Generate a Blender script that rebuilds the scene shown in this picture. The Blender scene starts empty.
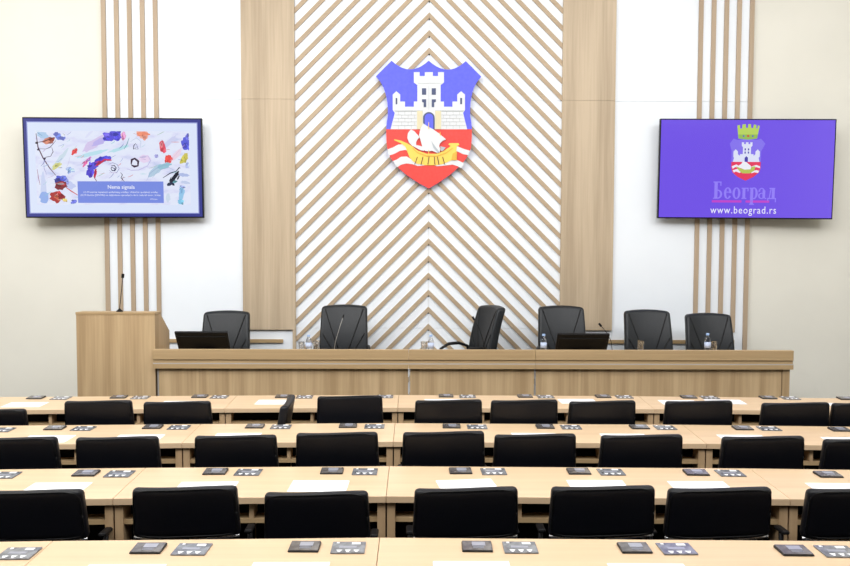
import bpy, bmesh, random
from math import *
from mathutils import Vector, Matrix
random.seed(7)
S = bpy.context.scene
COL = S.collection

# ------------------------------------------------------------------ camera
YAW, PITCH, ROLL = atan(7/850), atan(45/850), radians(.17)
CAM = Vector((0, 0, 1.957))
ROT = (Matrix.Rotation(-YAW, 3, 'Z') @ Matrix.Rotation(pi/2-PITCH, 3, 'X') @ Matrix.Rotation(ROLL, 3, 'Z'))
cd = bpy.data.cameras.new('camera'); cam = bpy.data.objects.new('camera', cd); COL.objects.link(cam)
cam.matrix_world = Matrix.Translation(CAM) @ ROT.to_4x4()
cd.sensor_width = 36; cd.lens = 36; cd.shift_y = 15/850; cd.clip_start = .05
S.camera = cam
S.view_settings.view_transform = 'Standard'; S.view_settings.look = 'None'
S.view_settings.gamma = 1; S.view_settings.exposure = -.06; S.view_settings.use_curve_mapping = False

# ------------------------------------------------------------------ world and the room's ceiling lamps
w = bpy.data.worlds.new('world'); S.world = w; w.use_nodes = True
w.node_tree.nodes['Background'].inputs[0].default_value = (.9, .95, 1, 1)
w.node_tree.nodes['Background'].inputs[1].default_value = .15

def area(x, y, z, sx, sy, power, rx=0, ry=0, col=(1, .995, .99)):
    l = bpy.data.lights.new('ceiling_light', 'AREA'); l.shape = 'RECTANGLE'; l.size = sx; l.size_y = sy
    l.energy = power; l.color = col
    o = bpy.data.objects.new('ceiling_light', l); COL.objects.link(o)
    o.location = (x, y, z); o.rotation_euler = (rx, ry, 0)
    return o
for lx in (-4.6, -1.6, 1.6, 4.6):
    for ly, pw, tilt in ((7.0, 20, 0), (4.8, 56, 34), (2.2, 108, 50), (.0, 46, 0)):
        k = {-4.6: 1.42, -1.6: 1.12, 1.6: 1.03, 4.6: .84}[lx]
        area(lx, ly, 5.3 if tilt else 5.72, 1.9, 1.9, pw*k, radians(tilt))

# ------------------------------------------------------------------ photo pixel to place
def ray(px, py): return ROT @ Vector(((px-425)/850, -(py-298)/850, -1))
def at(px, py, Y):
    v = ray(px, py); return CAM + v*(Y/v.y)
def atz(px, py, z):
    v = ray(px, py); return CAM + v*((z-CAM.z)/v.z)

# ------------------------------------------------------------------ materials
def lin(c):
    return tuple(((v/255)/12.92 if v/255 <= .04045 else (((v/255)+.055)/1.055)**2.4) for v in c)
def mat(name, rgb, rough=.5, spec=.5, metal=0, emit=0, trans=0, coat=0, alpha=1):
    m = bpy.data.materials.new(name); m.use_nodes = True
    b = m.node_tree.nodes['Principled BSDF']; c = (*lin(rgb), 1)
    b.inputs['Base Color'].default_value = c; b.inputs['Roughness'].default_value = rough
    b.inputs['Metallic'].default_value = metal; b.inputs['Specular IOR Level'].default_value = spec
    b.inputs['Transmission Weight'].default_value = trans; b.inputs['Coat Weight'].default_value = coat
    b.inputs['Alpha'].default_value = alpha
    if emit:
        b.inputs['Emission Color'].default_value = c; b.inputs['Emission Strength'].default_value = emit
        b.inputs['Base Color'].default_value = (0.01, 0.01, 0.01, 1)
    return m
def noisy(m, a, b_, scale, mscale=(1, 1, 1), detail=3, bump=0, lo=.35, hi=.65, coord='Object', dist=0):
    nt = m.node_tree; N = nt.nodes; L = nt.links; b = N['Principled BSDF']
    tc = N.new('ShaderNodeTexCoord'); mp = N.new('ShaderNodeMapping'); mp.inputs['Scale'].default_value = mscale
    nz = N.new('ShaderNodeTexNoise'); nz.inputs['Scale'].default_value = scale; nz.inputs['Detail'].default_value = detail
    nz.inputs['Distortion'].default_value = dist
    cr = N.new('ShaderNodeValToRGB'); cr.color_ramp.elements[0].position = lo; cr.color_ramp.elements[1].position = hi
    cr.color_ramp.elements[0].color = (*lin(a), 1); cr.color_ramp.elements[1].color = (*lin(b_), 1)
    L.new(tc.outputs[coord], mp.inputs[0]); L.new(mp.outputs[0], nz.inputs['Vector'])
    L.new(nz.outputs['Fac'], cr.inputs[0]); L.new(cr.outputs[0], b.inputs['Base Color'])
    if bump:
        bp = N.new('ShaderNodeBump'); bp.inputs['Strength'].default_value = bump; bp.inputs['Distance'].default_value = .002
        L.new(nz.outputs['Fac'], bp.inputs['Height']); L.new(bp.outputs[0], b.inputs['Normal'])
    return m
def wood(name, a, b_, axis, rough=.45, spec=.35, fine=.35):
    """veneer: broad bands and fine grain running along one axis"""
    m = mat(name, a, rough, spec); nt = m.node_tree; N = nt.nodes; L = nt.links; b = N['Principled BSDF']
    tc = N.new('ShaderNodeTexCoord')
    def layer(sc, along, detail):
        mp = N.new('ShaderNodeMapping'); s = [sc]*3; s[axis] = along; mp.inputs['Scale'].default_value = s
        nz = N.new('ShaderNodeTexNoise'); nz.inputs['Scale'].default_value = 1; nz.inputs['Detail'].default_value = detail
        L.new(tc.outputs['Object'], mp.inputs[0]); L.new(mp.outputs[0], nz.inputs['Vector']); return nz.outputs['Fac']
    f1 = layer(9, .35, 2); f2 = layer(55, 1.6, 4)
    mx = N.new('ShaderNodeMix'); mx.data_type = 'FLOAT'; mx.inputs[0].default_value = fine
    L.new(f1, mx.inputs[2]); L.new(f2, mx.inputs[3])
    cr = N.new('ShaderNodeValToRGB'); cr.color_ramp.elements[0].position = .36; cr.color_ramp.elements[1].position = .64
    cr.color_ramp.elements[0].color = (*lin(a), 1); cr.color_ramp.elements[1].color = (*lin(b_), 1)
    L.new(mx.outputs[0], cr.inputs[0]); L.new(cr.outputs[0], b.inputs['Base Color'])
    return m
M = {}
M['cream'] = noisy(mat('cream_paint', (227, 225, 215), .8, .2), (226, 224, 214), (229, 227, 217), 1.5)
M['white'] = noisy(mat('white_board', (232, 238, 245), .6, .3), (233, 239, 246), (236, 242, 249), 1.2)
M['ceiling'] = noisy(mat('ceiling_paint', (225, 225, 222), .9, .1), (222, 222, 219), (228, 228, 225), 2)
M['backwall'] = noisy(mat('back_wall_paint', (58, 58, 62), .8, .2), (56, 56, 60), (62, 62, 66), 2)
M['carpet'] = noisy(mat('carpet', (52, 52, 56), .95, .1), (44, 44, 48), (60, 60, 64), 60, detail=4, bump=.3)
M['oak_v'] = wood('oak_veneer_upright', (166, 140, 105), (196, 170, 133), 2, .5, .3)
M['oak_p'] = wood('light_washed_oak_upright', (172, 154, 130), (196, 178, 153), 2, .5, .3)  # pilaster oak, overexposed upper-wall brightness put into its colour
M['oak_h'] = wood('oak_veneer_level', (166, 140, 103), (186, 160, 122), 0, .5, .3)
M['oak_slat'] = wood('oak_slat', (170, 150, 127), (183, 163, 140), 2, .5, .3)
M['desk'] = wood('desk_veneer', (208, 180, 146), (219, 192, 158), 0, .38, .4)
M['desk_v'] = wood('desk_panel_veneer', (176, 147, 112), (192, 163, 128), 2, .5, .3)
M['panel_black'] = mat('black_panel', (22, 21, 20), .7, .2)
M['alu'] = mat('aluminium', (176, 174, 170), .45, .5, .25)
M['chrome'] = mat('chrome', (235, 236, 240), .15, .5, .8)
M['leather'] = noisy(mat('black_leather', (11, 12, 18), .42, .3), (9, 10, 16), (13, 15, 22), 120, detail=4, bump=.12)
M['leather2'] = noisy(mat('charcoal_leather', (22, 26, 31), .42, .35), (20, 24, 29), (26, 30, 35), 90, detail=4, bump=.12)
M['seam'] = mat('leather_seam', (7, 8, 10), .5, .3)
M['plastic'] = noisy(mat('black_plastic', (18, 18, 20), .45, .2), (16, 16, 18), (21, 21, 23), 40)
M['gloss'] = noisy(mat('black_gloss', (12, 12, 14), .35, .2), (11, 11, 13), (14, 14, 16), 30)
M['paper'] = noisy(mat('paper', (242, 244, 248), .7, .2), (241, 243, 247), (245, 247, 251), 20)
M['unit'] = noisy(mat('unit_shell', (92, 88, 87), .24, .6), (78, 74, 74), (110, 107, 106), 25)
M['unit_plate'] = noisy(mat('unit_plate', (112, 114, 120), .18, .6), (92, 94, 100), (134, 137, 142), 25)
M['unit_side'] = mat('unit_side', (30, 30, 32), .4, .4)
M['unit_disp'] = mat('unit_display', (150, 152, 164), .2, .5)
M['unit_white'] = mat('unit_white_key', (236, 238, 242), .4, .4)
M['bottle'] = mat('clear_plastic', (240, 245, 250), .05, .5, trans=1, alpha=.45)
M['glass'] = mat('clear_glass', (245, 247, 248), .02, .6, trans=1, alpha=.35)
M['bot_label'] = mat('bottle_label', (190, 204, 232), .5, .3)
M['bot_cap'] = mat('bottle_cap', (160, 190, 232), .5, .3)

# ------------------------------------------------------------------ mesh helpers
class MB:
    def __init__(s): s.v = []; s.f = []; s.mi = []; s.cur = 0
    def add(s, vs, fs):
        n = len(s.v); s.v += [tuple(v) for v in vs]
        for f in fs: s.f.append([i+n for i in f]); s.mi.append(s.cur)
        return s
    def box(s, x0, x1, y0, y1, z0, z1, T=None):
        vs = [Vector(p) for p in ((x0,y0,z0),(x1,y0,z0),(x1,y1,z0),(x0,y1,z0),(x0,y0,z1),(x1,y0,z1),(x1,y1,z1),(x0,y1,z1))]
        if T: vs = [T @ v for v in vs]
        return s.add(vs, [(0,3,2,1),(4,5,6,7),(0,1,5,4),(1,2,6,5),(2,3,7,6),(3,0,4,7)])
    def prism_z(s, pts, z0, z1):
        n = len(pts); return s.add([(x,y,z0) for x,y in pts]+[(x,y,z1) for x,y in pts],
            [list(range(n))[::-1], list(range(n,2*n))]+[(i,(i+1)%n,n+(i+1)%n,n+i) for i in range(n)])
    def prism_y(s, pts, y0, y1):     # outline in x, z, counter-clockwise seen from -y; y0 nearer the viewer
        n = len(pts); return s.add([(x,y0,z) for x,z in pts]+[(x,y1,z) for x,z in pts],
            [list(range(n)), list(range(n,2*n))[::-1]]+[(i,n+i,n+(i+1)%n,(i+1)%n) for i in range(n)])
    def prism_x(s, pts, x0, x1):
        n = len(pts); return s.add([(x0,y,z) for y,z in pts]+[(x1,y,z) for y,z in pts],
            [list(range(n))[::-1], list(range(n,2*n))]+[(i,(i+1)%n,n+(i+1)%n,n+i) for i in range(n)])
    def tube(s, pts, r, n=8, r1=None):
        pts = [Vector(p) for p in pts]; rings = []; up = Vector((0,0,1)); k = len(pts)
        for i, p in enumerate(pts):
            d = (pts[min(i+1,k-1)]-pts[max(i-1,0)]).normalized()
            a = d.cross(up)
            if a.length < .05: a = d.cross(Vector((0,1,0)))
            a.normalize(); b = d.cross(a); rr = r if r1 is None else r+(r1-r)*i/(k-1)
            rings.append([p+a*cos(2*pi*j/n)*rr+b*sin(2*pi*j/n)*rr for j in range(n)])
        fs = []
        for i in range(k-1):
            for j in range(n): fs.append((i*n+j, i*n+(j+1)%n, (i+1)*n+(j+1)%n, (i+1)*n+j))
        fs.append(list(range(n))[::-1]); fs.append([(k-1)*n+j for j in range(n)])
        return s.add([v for rg in rings for v in rg], fs)
    def lathe(s, prof, x=0, y=0, z=0, n=20):
        vs = []; fs = []; k = len(prof)
        for r, h in prof: vs += [(x+r*cos(2*pi*j/n), y+r*sin(2*pi*j/n), z+h) for j in range(n)]
        for i in range(k-1):
            for j in range(n): fs.append((i*n+j, i*n+(j+1)%n, (i+1)*n+(j+1)%n, (i+1)*n+j))
        fs.append(list(range(n))[::-1]); fs.append([(k-1)*n+j for j in range(n)])
        return s.add(vs, fs)
    def grid(s, nx, nz, hx, hy, hz, fn):   # slab of nx*nz cells, both faces, warped by fn
        idx = {}; vs = []; fs = []
        for side in (0, 1):
            for i in range(nx+1):
                for j in range(nz+1):
                    idx[side,i,j] = len(vs)
                    vs.append(fn(Vector((-hx+2*hx*i/nx, (-hy, hy)[side], -hz+2*hz*j/nz))))
        for i in range(nx):
            for j in range(nz):
                a = [idx[0,i,j], idx[0,i+1,j], idx[0,i+1,j+1], idx[0,i,j+1]]; fs.append(a)
                a = [idx[1,i,j], idx[1,i,j+1], idx[1,i+1,j+1], idx[1,i+1,j]]; fs.append(a)
        for i in range(nx):
            fs.append((idx[0,i,0], idx[1,i,0], idx[1,i+1,0], idx[0,i+1,0])); fs.append((idx[0,i,nz], idx[0,i+1,nz], idx[1,i+1,nz], idx[1,i,nz]))
        for j in range(nz):
            fs.append((idx[0,0,j], idx[0,0,j+1], idx[1,0,j+1], idx[1,0,j])); fs.append((idx[0,nx,j], idx[1,nx,j], idx[1,nx,j+1], idx[0,nx,j+1]))
        return s.add(vs, fs)
    def build(s, name, m, parent=None, bevel=0, seg=2, smooth=False):
        me = bpy.data.meshes.new(name); me.from_pydata(s.v, [], s.f)
        for x in (m if isinstance(m, (list, tuple)) else [m]): me.materials.append(x)
        for p, i in zip(me.polygons, s.mi): p.material_index = i; p.use_smooth = smooth
        bm = bmesh.new(); bm.from_mesh(me); bmesh.ops.recalc_face_normals(bm, faces=bm.faces); bm.to_mesh(me); bm.free()
        o = bpy.data.objects.new(name, me); COL.objects.link(o)
        if parent: o.parent = parent
        if bevel:
            md = o.modifiers.new('bevel', 'BEVEL'); md.width = bevel; md.segments = seg; md.limit_method = 'ANGLE'; md.angle_limit = radians(40)
        return o
def tag(o, label, cat, group=None):
    o['label'] = label; o['category'] = cat
    if group: o['group'] = group
    return o
def empty(name, loc=(0,0,0), rz=0):
    o = bpy.data.objects.new(name, None); o.location = loc; o.rotation_euler = (0,0,rz); o.empty_display_size = .1
    COL.objects.link(o); return o
def kids(o): return [c for c in bpy.data.objects if c.parent == o]
def copy_tree(o, parent=None):
    c = o.copy(); COL.objects.link(c); c.parent = parent
    for k in kids(o): copy_tree(k, c)
    return c
def struct(o): o['kind'] = 'structure'; return o
def text(name, body, size, m, parent, loc, ext=.0006, align='CENTER', sx=1, font_off=0, spacing=1):
    cu = bpy.data.curves.new(name, 'FONT'); cu.body = body; cu.size = size; cu.extrude = ext
    cu.align_x = align; cu.align_y = 'CENTER'; cu.offset = font_off; cu.resolution_u = 3; cu.space_character = spacing
    t = bpy.data.objects.new(name, cu); COL.objects.link(t)
    bpy.context.view_layer.update()
    me = bpy.data.meshes.new_from_object(t.evaluated_get(bpy.context.evaluated_depsgraph_get()))
    bpy.data.objects.remove(t)
    me.materials.clear(); me.materials.append(m)
    for v in me.vertices: v.co = Vector((v.co.x*sx, -v.co.z, v.co.y))
    o = bpy.data.objects.new(name, me); COL.objects.link(o); o.parent = parent; o.location = loc
    return o
def clip(poly, f):        # keep the part where f(p) >= 0
    out = []
    for i, p in enumerate(poly):
        q = poly[(i+1) % len(poly)]; a, b = f(p), f(q)
        if a >= 0: out.append(p)
        if (a >= 0) != (b >= 0):
            t = a/(a-b); out.append((p[0]+(q[0]-p[0])*t, p[1]+(q[1]-p[1])*t))
    return out

# ================================================================== THE ROOM
YW = 9.44              # face of the painted wall
XL, XR, YB, ZC, PZ = -6.6, 6.8, -3.4, 5.8, .25
struct(MB().box(XL-.2, XR+.2, YB-.2, YW+.2, -.12, 0).build('floor', M['carpet']))
struct(MB().box(XL-.2, XR+.2, YB-.2, YW+.2, ZC, ZC+.12).build('ceiling', M['ceiling']))
struct(MB().box(XL-.2, XR+.2, YW, YW+.2, 0, ZC).build('wall_front', M['cream']))
struct(MB().box(XL-.2, XL, YB-.2, YW, 0, ZC).build('wall_left', M['cream']))
struct(MB().box(XR, XR+.2, YB-.2, YW, 0, ZC).build('wall_right', M['cream']))
struct(MB().box(XL, XR, YB-.2, YB, 0, ZC).build('wall_back', M['backwall']))
struct(MB().box(-3.9, 4.6, 7.66, YW, 0, PZ).build('stage_platform', M['carpet']))

XC = .115              # the feature wall is symmetrical about this line
SEAM = 3.628
def zpx(py, Y=9.4): return at(425, py, Y).z
tn = [0]
def trim(mb, m, bevel=0):
    tn[0] += 1; return struct(mb.build('trim_%d' % tn[0], m, bevel=bevel))
# white boards (each level of boards meets at one seam)
b = MB()
for x0, x1 in ((-3.43, -1.93), (2.155, 3.645)):
    b.box(x0, x1, YW-.022, YW-.0005, PZ, SEAM-.0015); b.box(x0, x1, YW-.022, YW-.0005, SEAM+.0015, ZC)
trim(b, M['white'])
# white field behind the chevrons, two halves
b = MB()
for x0, x1 in ((-1.352, XC-.0015), (XC+.0015, 1.573)):
    for z0, z1 in ((PZ, zpx(328.5)-.0015), (zpx(328.5)+.0015, SEAM-.0015), (SEAM+.0015, ZC)):
        b.box(x0, x1, YW-.022, YW-.0005, z0, z1)
trim(b, M['white'])
# oak pilasters with the white recess and rail below
ZP = zpx(329.8)
for x0, x1, s in ((-1.932, -1.352, 1), (1.573, 2.152, -1)):
    b = MB()
    b.box(x0, x1, YW-.06, YW-.001, ZP, SEAM-.001); b.box(x0, x1, YW-.06, YW-.001, SEAM+.001, ZC)
    if s > 0: b.box(x1-.034, x1, YW-.06, YW-.001, PZ, ZP)
    else: b.box(x0, x0+.034, YW-.06, YW-.001, PZ, ZP)
    trim(b, M['oak_p'])
    b = MB()
    if s > 0: b.box(x0, x1-.036, YW-.022, YW-.0005, PZ, ZP-.004)
    else: b.box(x0+.036, x1, YW-.022, YW-.0005, PZ, ZP-.004)
    trim(b, M['white'])
zr0, zr1 = zpx(343), zpx(339.6)
trim(MB().box(-3.25, at(283, 341, 9.4).x, YW-.05, YW-.021, zr0, zr1), M['oak_h'])
trim(MB().box(2*XC-at(283, 341, 9.4).x, at(734, 341, 9.4).x, YW-.05, YW-.021, zr0, zr1), M['oak_h'])
# upright slats
sw = .0235
for i in range(5):
    xl = -3.425 + i*.1405
    trim(MB().box(xl-sw, xl+sw, YW-.045, YW-.021, PZ if i == 0 else zpx(331.7), ZC), M['oak_slat'])
for i in range(5):
    xr = 3.642 - i*.1395
    trim(MB().box(xr-sw, xr+sw, YW-.045, YW-.021, PZ if i == 0 else zpx(331.7), ZC), M['oak_slat'])
# chevron battens: two oak battens meeting at 45 degrees, evenly spaced up the wall
ZA, SP, VT = 1.174, .1888, .061
M['oak_d'] = wood('oak_batten', (172, 152, 127), (185, 165, 139), 0, .5, .3, .5)
M['dark'] = mat('dark_gap', (40, 34, 28), .8, .1)
k = -4
while True:
    z = ZA + SP*k
    if z - 1.50 > ZC: break
    b = MB()
    for sgn in (-1, 1):
        xe = 1.468 if sgn < 0 else 1.458
        poly = [(0, z), (xe, z-xe), (xe, z-xe-VT), (0, z-VT)]
        poly = clip(poly, lambda p: ZC - p[1]); 
        if len(poly) > 2: poly = clip(poly, lambda p: p[1]-PZ)
        if len(poly) > 2: b.prism_y([(XC+sgn*p[0]+sgn*.0008, p[1]) for p in poly], YW-.038, YW-.021)
    if b.v:
        if PZ < z-VT-.02 < ZC:
            b.cur = 1; b.lathe([(.008, 0), (.008, .001)], n=8)
            n = 16
            for q in range(len(b.v)-n, len(b.v)):
                x_, y_, z_ = b.v[q]; b.v[q] = (XC+x_, YW-.0235-z_*2, z-VT-.012+y_)
            b.cur = 0
        trim(b, [M['oak_d'], M['dark']])
    k += 1

# ================================================================== COAT OF ARMS
def P5(x, y): return (375+x/7.727, 60+y/7.727)
def P6(x, y): return (375+x/7.727, 120+y/7.727)
M['e_blue'] = noisy(mat('enamel_blue', (92, 98, 240), .5, .3), (90, 96, 238), (96, 102, 243), 30)
M['e_red'] = noisy(mat('enamel_red', (226, 72, 66), .5, .3), (224, 70, 64), (229, 76, 70), 30)
M['e_white'] = mat('enamel_white', (218, 222, 226), .5, .3)
M['e_cream'] = mat('enamel_cream', (214, 206, 172), .5, .3)
M['e_line'] = mat('stone_joint', (172, 176, 176), .6, .2)
M['e_slate'] = mat('enamel_slate', (74, 84, 118), .5, .3)
M['e_yel'] = mat('enamel_yellow', (246, 206, 96), .5, .3)
M['e_gold'] = mat('enamel_gold', (222, 176, 70), .5, .3)
M['e_grey'] = mat('enamel_grey', (176, 184, 192), .5, .3)
M['e_dark'] = mat('enamel_dark', (60, 54, 60), .5, .3)
def arc(a, b_, c, n=5):   # smooth quadratic from a via control b to c, without the last point
    return [((1-t)**2*a[0]+2*t*(1-t)*b_[0]+t*t*c[0], (1-t)**2*a[1]+2*t*(1-t)*b_[1]+t*t*c[1]) for t in [i/n for i in range(n)]]
shield = []
shield += arc(P5(128,5), P5(270,140), P5(415,5), 10)[0:]
shield += arc(P5(415,5), P5(562,142), P5(702,8), 10)
shield += [P5(702,8)]
shield += arc(P5(820,128), P5(728,220), P5(735,430), 8)
shield += arc(P5(735,430), P6(760,80), P6(740,220), 5)
shield += arc(P6(740,220), P6(700,370), P6(415,530), 8)
shield += arc(P6(415,530), P6(120,380), P6(95,220), 8)
shield += arc(P6(95,220), P6(75,80), P5(100,430), 5)
shield += arc(P5(100,430), P5(104,220), P5(8,125), 8)
shield += [P5(8,125)]
def inside_field(poly, top):      # part of the shield outline below a photo height
    return clip(poly, lambda p: p[1]-top)
YE = YW-.1
def plate(name, pts, layer, m, parent, holes=None, t=.004, Y=None):
    b = MB()
    for poly in (pts if isinstance(pts[0], list) else [pts]):
        w_ = [at(x, y, YE) for x, y in poly]
        b.prism_y([(p.x, p.z) for p in w_][::-1], YE-.004*layer-.0005*layer, YE-.0005*layer-.004*(layer-1)+.0004)
    return b.build(name, m, parent)
arms = tag(empty('coat_of_arms', (XC, YE, at(429, 125, YE).z)), 'large blue and red shield with white castle and yellow ship on the chevron wall', 'emblem')
def arms_part(name, pts, layer, m, label=None, par=None):
    o = plate(name, pts, layer, m, None); pr = par or arms
    o.parent = pr
    o.matrix_parent_inverse = Matrix.Translation(-arms.location)
    if label: o['label'] = label
    return o
b = MB(); w_ = [at(x, y, YE) for x, y in shield]
b.prism_y([(p.x, p.z) for p in w_][::-1], YE, YE+.04)
bk = b.build('shield', M['e_blue'], arms); bk.matrix_parent_inverse = Matrix.Translation(-arms.location)
for (x, y) in ((415, 200), (220, 200), (610, 200), (415, 480)):   # wall spacers behind the shield
    p = at(*P5(x, y), YE)
    o = MB().tube([(p.x, YE+.039, p.z), (p.x, YW-.02, p.z)], .02, 8).build('wall_spacer', M['e_dark'], arms); o.matrix_parent_inverse = Matrix.Translation(-arms.location)
arms_part('red_field', inside_field(shield, 129.2), 1, M['e_red'], 'red lower field')
castle = [P5(*p) for p in ((300,95),(345,95),(345,125),(385,125),(385,95),(447,95),(447,125),(487,125),(487,95),(533,95),(533,175),(507,195),(507,322),(533,322),(533,362),(598,362),(598,322),(635,322),(635,268),(665,242),(695,268),(695,388),(680,410),(712,536),(120,536),(153,410),(137,388),(137,268),(165,242),(195,268),(195,322),(232,322),(232,362),(300,362),(300,322),(327,322),(327,195),(300,175))]
ca = arms_part('castle', castle, 2, M['e_white'], 'white castle with three towers')
def sub(name, pts, layer, m, par):
    o = plate(name, pts, layer, m, par); o.matrix_parent_inverse = par.matrix_parent_inverse.copy()
    o.matrix_parent_inverse = Matrix.Identity(4); return o
def R5(x0, y0, x1, y1): return [P5(x0,y0), P5(x1,y0), P5(x1,y1), P5(x0,y1)]
sub('quoin', R5(325,395,368,536), 3, M['e_cream'], ca); sub('quoin', R5(465,395,510,536), 3, M['e_cream'], ca)
js = []
for yy in (397, 425, 450, 478, 505):
    x0 = 153-(yy-410)*.26 if yy > 410 else 150
    js += [R5(x0+4, yy, 322, yy+1.6), R5(513, yy, 832-x0-4, yy+1.6)]
for q, yy in enumerate((397, 425, 450, 478, 505)):
    for xx in range(180+(q % 2)*25, 322, 50): js += [R5(xx, yy, xx+1.6, yy+27), R5(832-xx, yy, 833.6-xx, yy+27)]
js += [R5(330,180,505,181.5), R5(415,200,416.5,390), R5(150,392,370,393.5), R5(462,392,685,393.5)]
sub('stone_joints', js, 3, M['e_line'], ca)
for p in ([(363,220),(395,220),(395,270),(363,270)], [(438,220),(470,220),(470,270),(438,270)],
          [(363,305),(395,305),(395,365),(376,365),(376,330),(363,325)], [(438,305),(470,305),(470,325),(457,330),(457,365),(438,365)],
          [(160,295),(172,295),(172,343),(160,343)], [(658,295),(672,295),(672,343),(658,343)]):
    sub('window', [P5(*q) for q in p], 3, M['e_slate'], ca)
def gate(x0, x1, y1, r):
    cx = (x0+x1)/2; rr = (x1-x0)/2
    return [P5(x0, y1)]+[P5(cx-rr*cos(pi*i/12), r-rr*sin(pi*i/12)) for i in range(13)]+[P5(x1, y1)]
g = sub('gate', gate(372, 461, 536, 448), 3, M['e_slate'], ca)
sub('gate_opening', gate(384, 450, 536, 449), 4, M['e_blue'], ca)
def band(tops, bots): return [P6(*p) for p in tops]+[P6(*p) for p in reversed(bots)]
arms_part('wave', [band([(97,228),(140,212),(180,190),(215,188),(250,205),(285,228)], [(107,276),(150,262),(195,238),(235,232),(265,240),(285,262)])], 2, M['e_white'], 'upper white wave left of the ship')
arms_part('wave', [band([(600,205),(640,205),(680,222),(733,238)], [(600,238),(640,245),(680,265),(724,272)])], 2, M['e_white'], 'upper white wave right of the ship')
wv = arms_part('wave', [band([(138,318),(165,308),(200,285),(245,282),(290,310),(330,330),(400,335),(480,325),(540,318),(590,305),(640,312),(692,336)],
                             [(170,366),(205,345),(245,336),(290,342),(330,356),(375,352),(430,340),(480,358),(540,352),(600,345),(640,358),(664,374)])], 2, M['e_white'], 'lower white wave')
sh = arms_part('ship_hull', [P6(*p) for p in ((148,150),(200,160),(250,182),(290,205),(330,238),(400,262),(470,262),(530,240),(575,210),(585,200),(566,192),(574,180),(645,180),(652,194),(632,202),(628,240),(612,280),(590,312),(530,340),(470,350),(400,350),(320,338),(290,318),(265,285),(248,240),(235,208),(200,180),(150,158))], 3, M['e_yel'], 'yellow ship hull')
for q in [[P6(x,285+abs(x-430)*.03), P6(x+5,285), P6(x-4+dx,345), P6(x-9+dx,345)] for x, dx in ((325,-12),(368,-6),(415,0),(455,14),(480,20),(520,24))]: sub('oar', q, 5, M['e_dark'], sh)
sub('hull_stripe', [[P6(290,215),P6(330,250),P6(400,275),P6(480,275),P6(550,250),P6(600,215),P6(600,222),P6(550,260),P6(480,284),P6(400,284),P6(330,259),P6(290,222)], [P6(600,262),P6(632,240),P6(632,312),P6(590,312)]], 4, M['e_gold'], sh)
sl = arms_part('sail', [P6(*p) for p in ((372,28),(400,48),(450,75),(500,110),(548,152),(520,165),(500,185),(495,205),(505,225),(500,252),(480,256),(440,240),(415,245),(385,240),(365,205),(352,160),(340,120),(350,75),(362,50))], 6, M['e_white'], 'large white sail')
sub('sail_grey', [[P6(435,165),P6(470,215),P6(500,250),P6(480,250),P6(450,215)], [P6(505,205),P6(545,215),P6(525,240),P6(508,240)]], 7, M['e_grey'], sl)  # grey enamel areas of the sail
for q in (R5(412,484,417,536), [P6(412,235),P6(417,235),P6(417,275),P6(412,275)], [P6(500,95),P6(504,95),P6(506,125),P6(501,125)]): sub('mast', q, 8, M['e_yel'], sl)
arms_part('sail', [P6(*p) for p in ((280,75),(305,90),(325,112),(345,135),(330,150),(318,170),(318,195),(350,202),(385,212),(378,240),(350,235),(315,215),(285,200),(262,175),(250,140),(254,105),(268,85))], 5, M['e_white'], 'small white fore sail')

# ================================================================== TELEVISIONS
E1 = 1.0
def screen_mat(name, c, e=E1): return mat(name, c, .12, .5, emit=e)
def tv(cx, cy, Y, wd, ht, rz, tilt, ry, label, group):
    c = at(cx, cy, Y)
    root = tag(empty('television', c, rz), label, 'television', group)
    root.rotation_euler = (tilt, ry, rz)
    MB().box(-wd/2, wd/2, 0, .045, -ht/2, ht/2).build('casing', M['gloss'], root, .004)
    MB().box(-.2, .2, .045, .165, -.2, .2).build('wall_bracket', M['plastic'], root)
    return root
# --- left: picture screen with a message box
WL, HL = 1.885, 1.068
t1 = tv(113.9, 168, 9.22, WL, HL, radians(3.0), radians(1.6), radians(-.3), 'framed screen on the left wall showing a loose watercolour and a blue message box', 'wall televisions')
def lpx(px, py):      # photo pixel to screen-plane position of the left screen
    return ((px-113.4)/179*WL, -(py-167.8)/100*HL)
M['mat_blue'] = screen_mat('screen_border', (62, 66, 150), .9); M['mat_line'] = screen_mat('screen_border_line', (150, 158, 225), .9)
M['s_white'] = screen_mat('screen_white', (222, 232, 254)); M['s_art'] = screen_mat('screen_art', (226, 234, 252))
b = MB().box(-WL/2+.014, WL/2-.014, -.002, .001, -HL/2+.014, HL/2-.014); bd = b.build('screen_border', M['mat_blue'], t1)
def rect_l(x0, y0, x1, y1, d0, name, m, par, t=.0008):
    a = lpx(x0, y0); c = lpx(x1, y1)
    return MB().box(a[0], c[0], -d0-t, -d0, c[1], a[1]).build(name, m, par)
rect_l(28, 122, 198.5, 213.5, .002, 'border_line', M['mat_line'], bd)
sc = rect_l(29, 123, 197.6, 212.6, .0028, 'screen', M['s_white'], t1)
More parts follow.
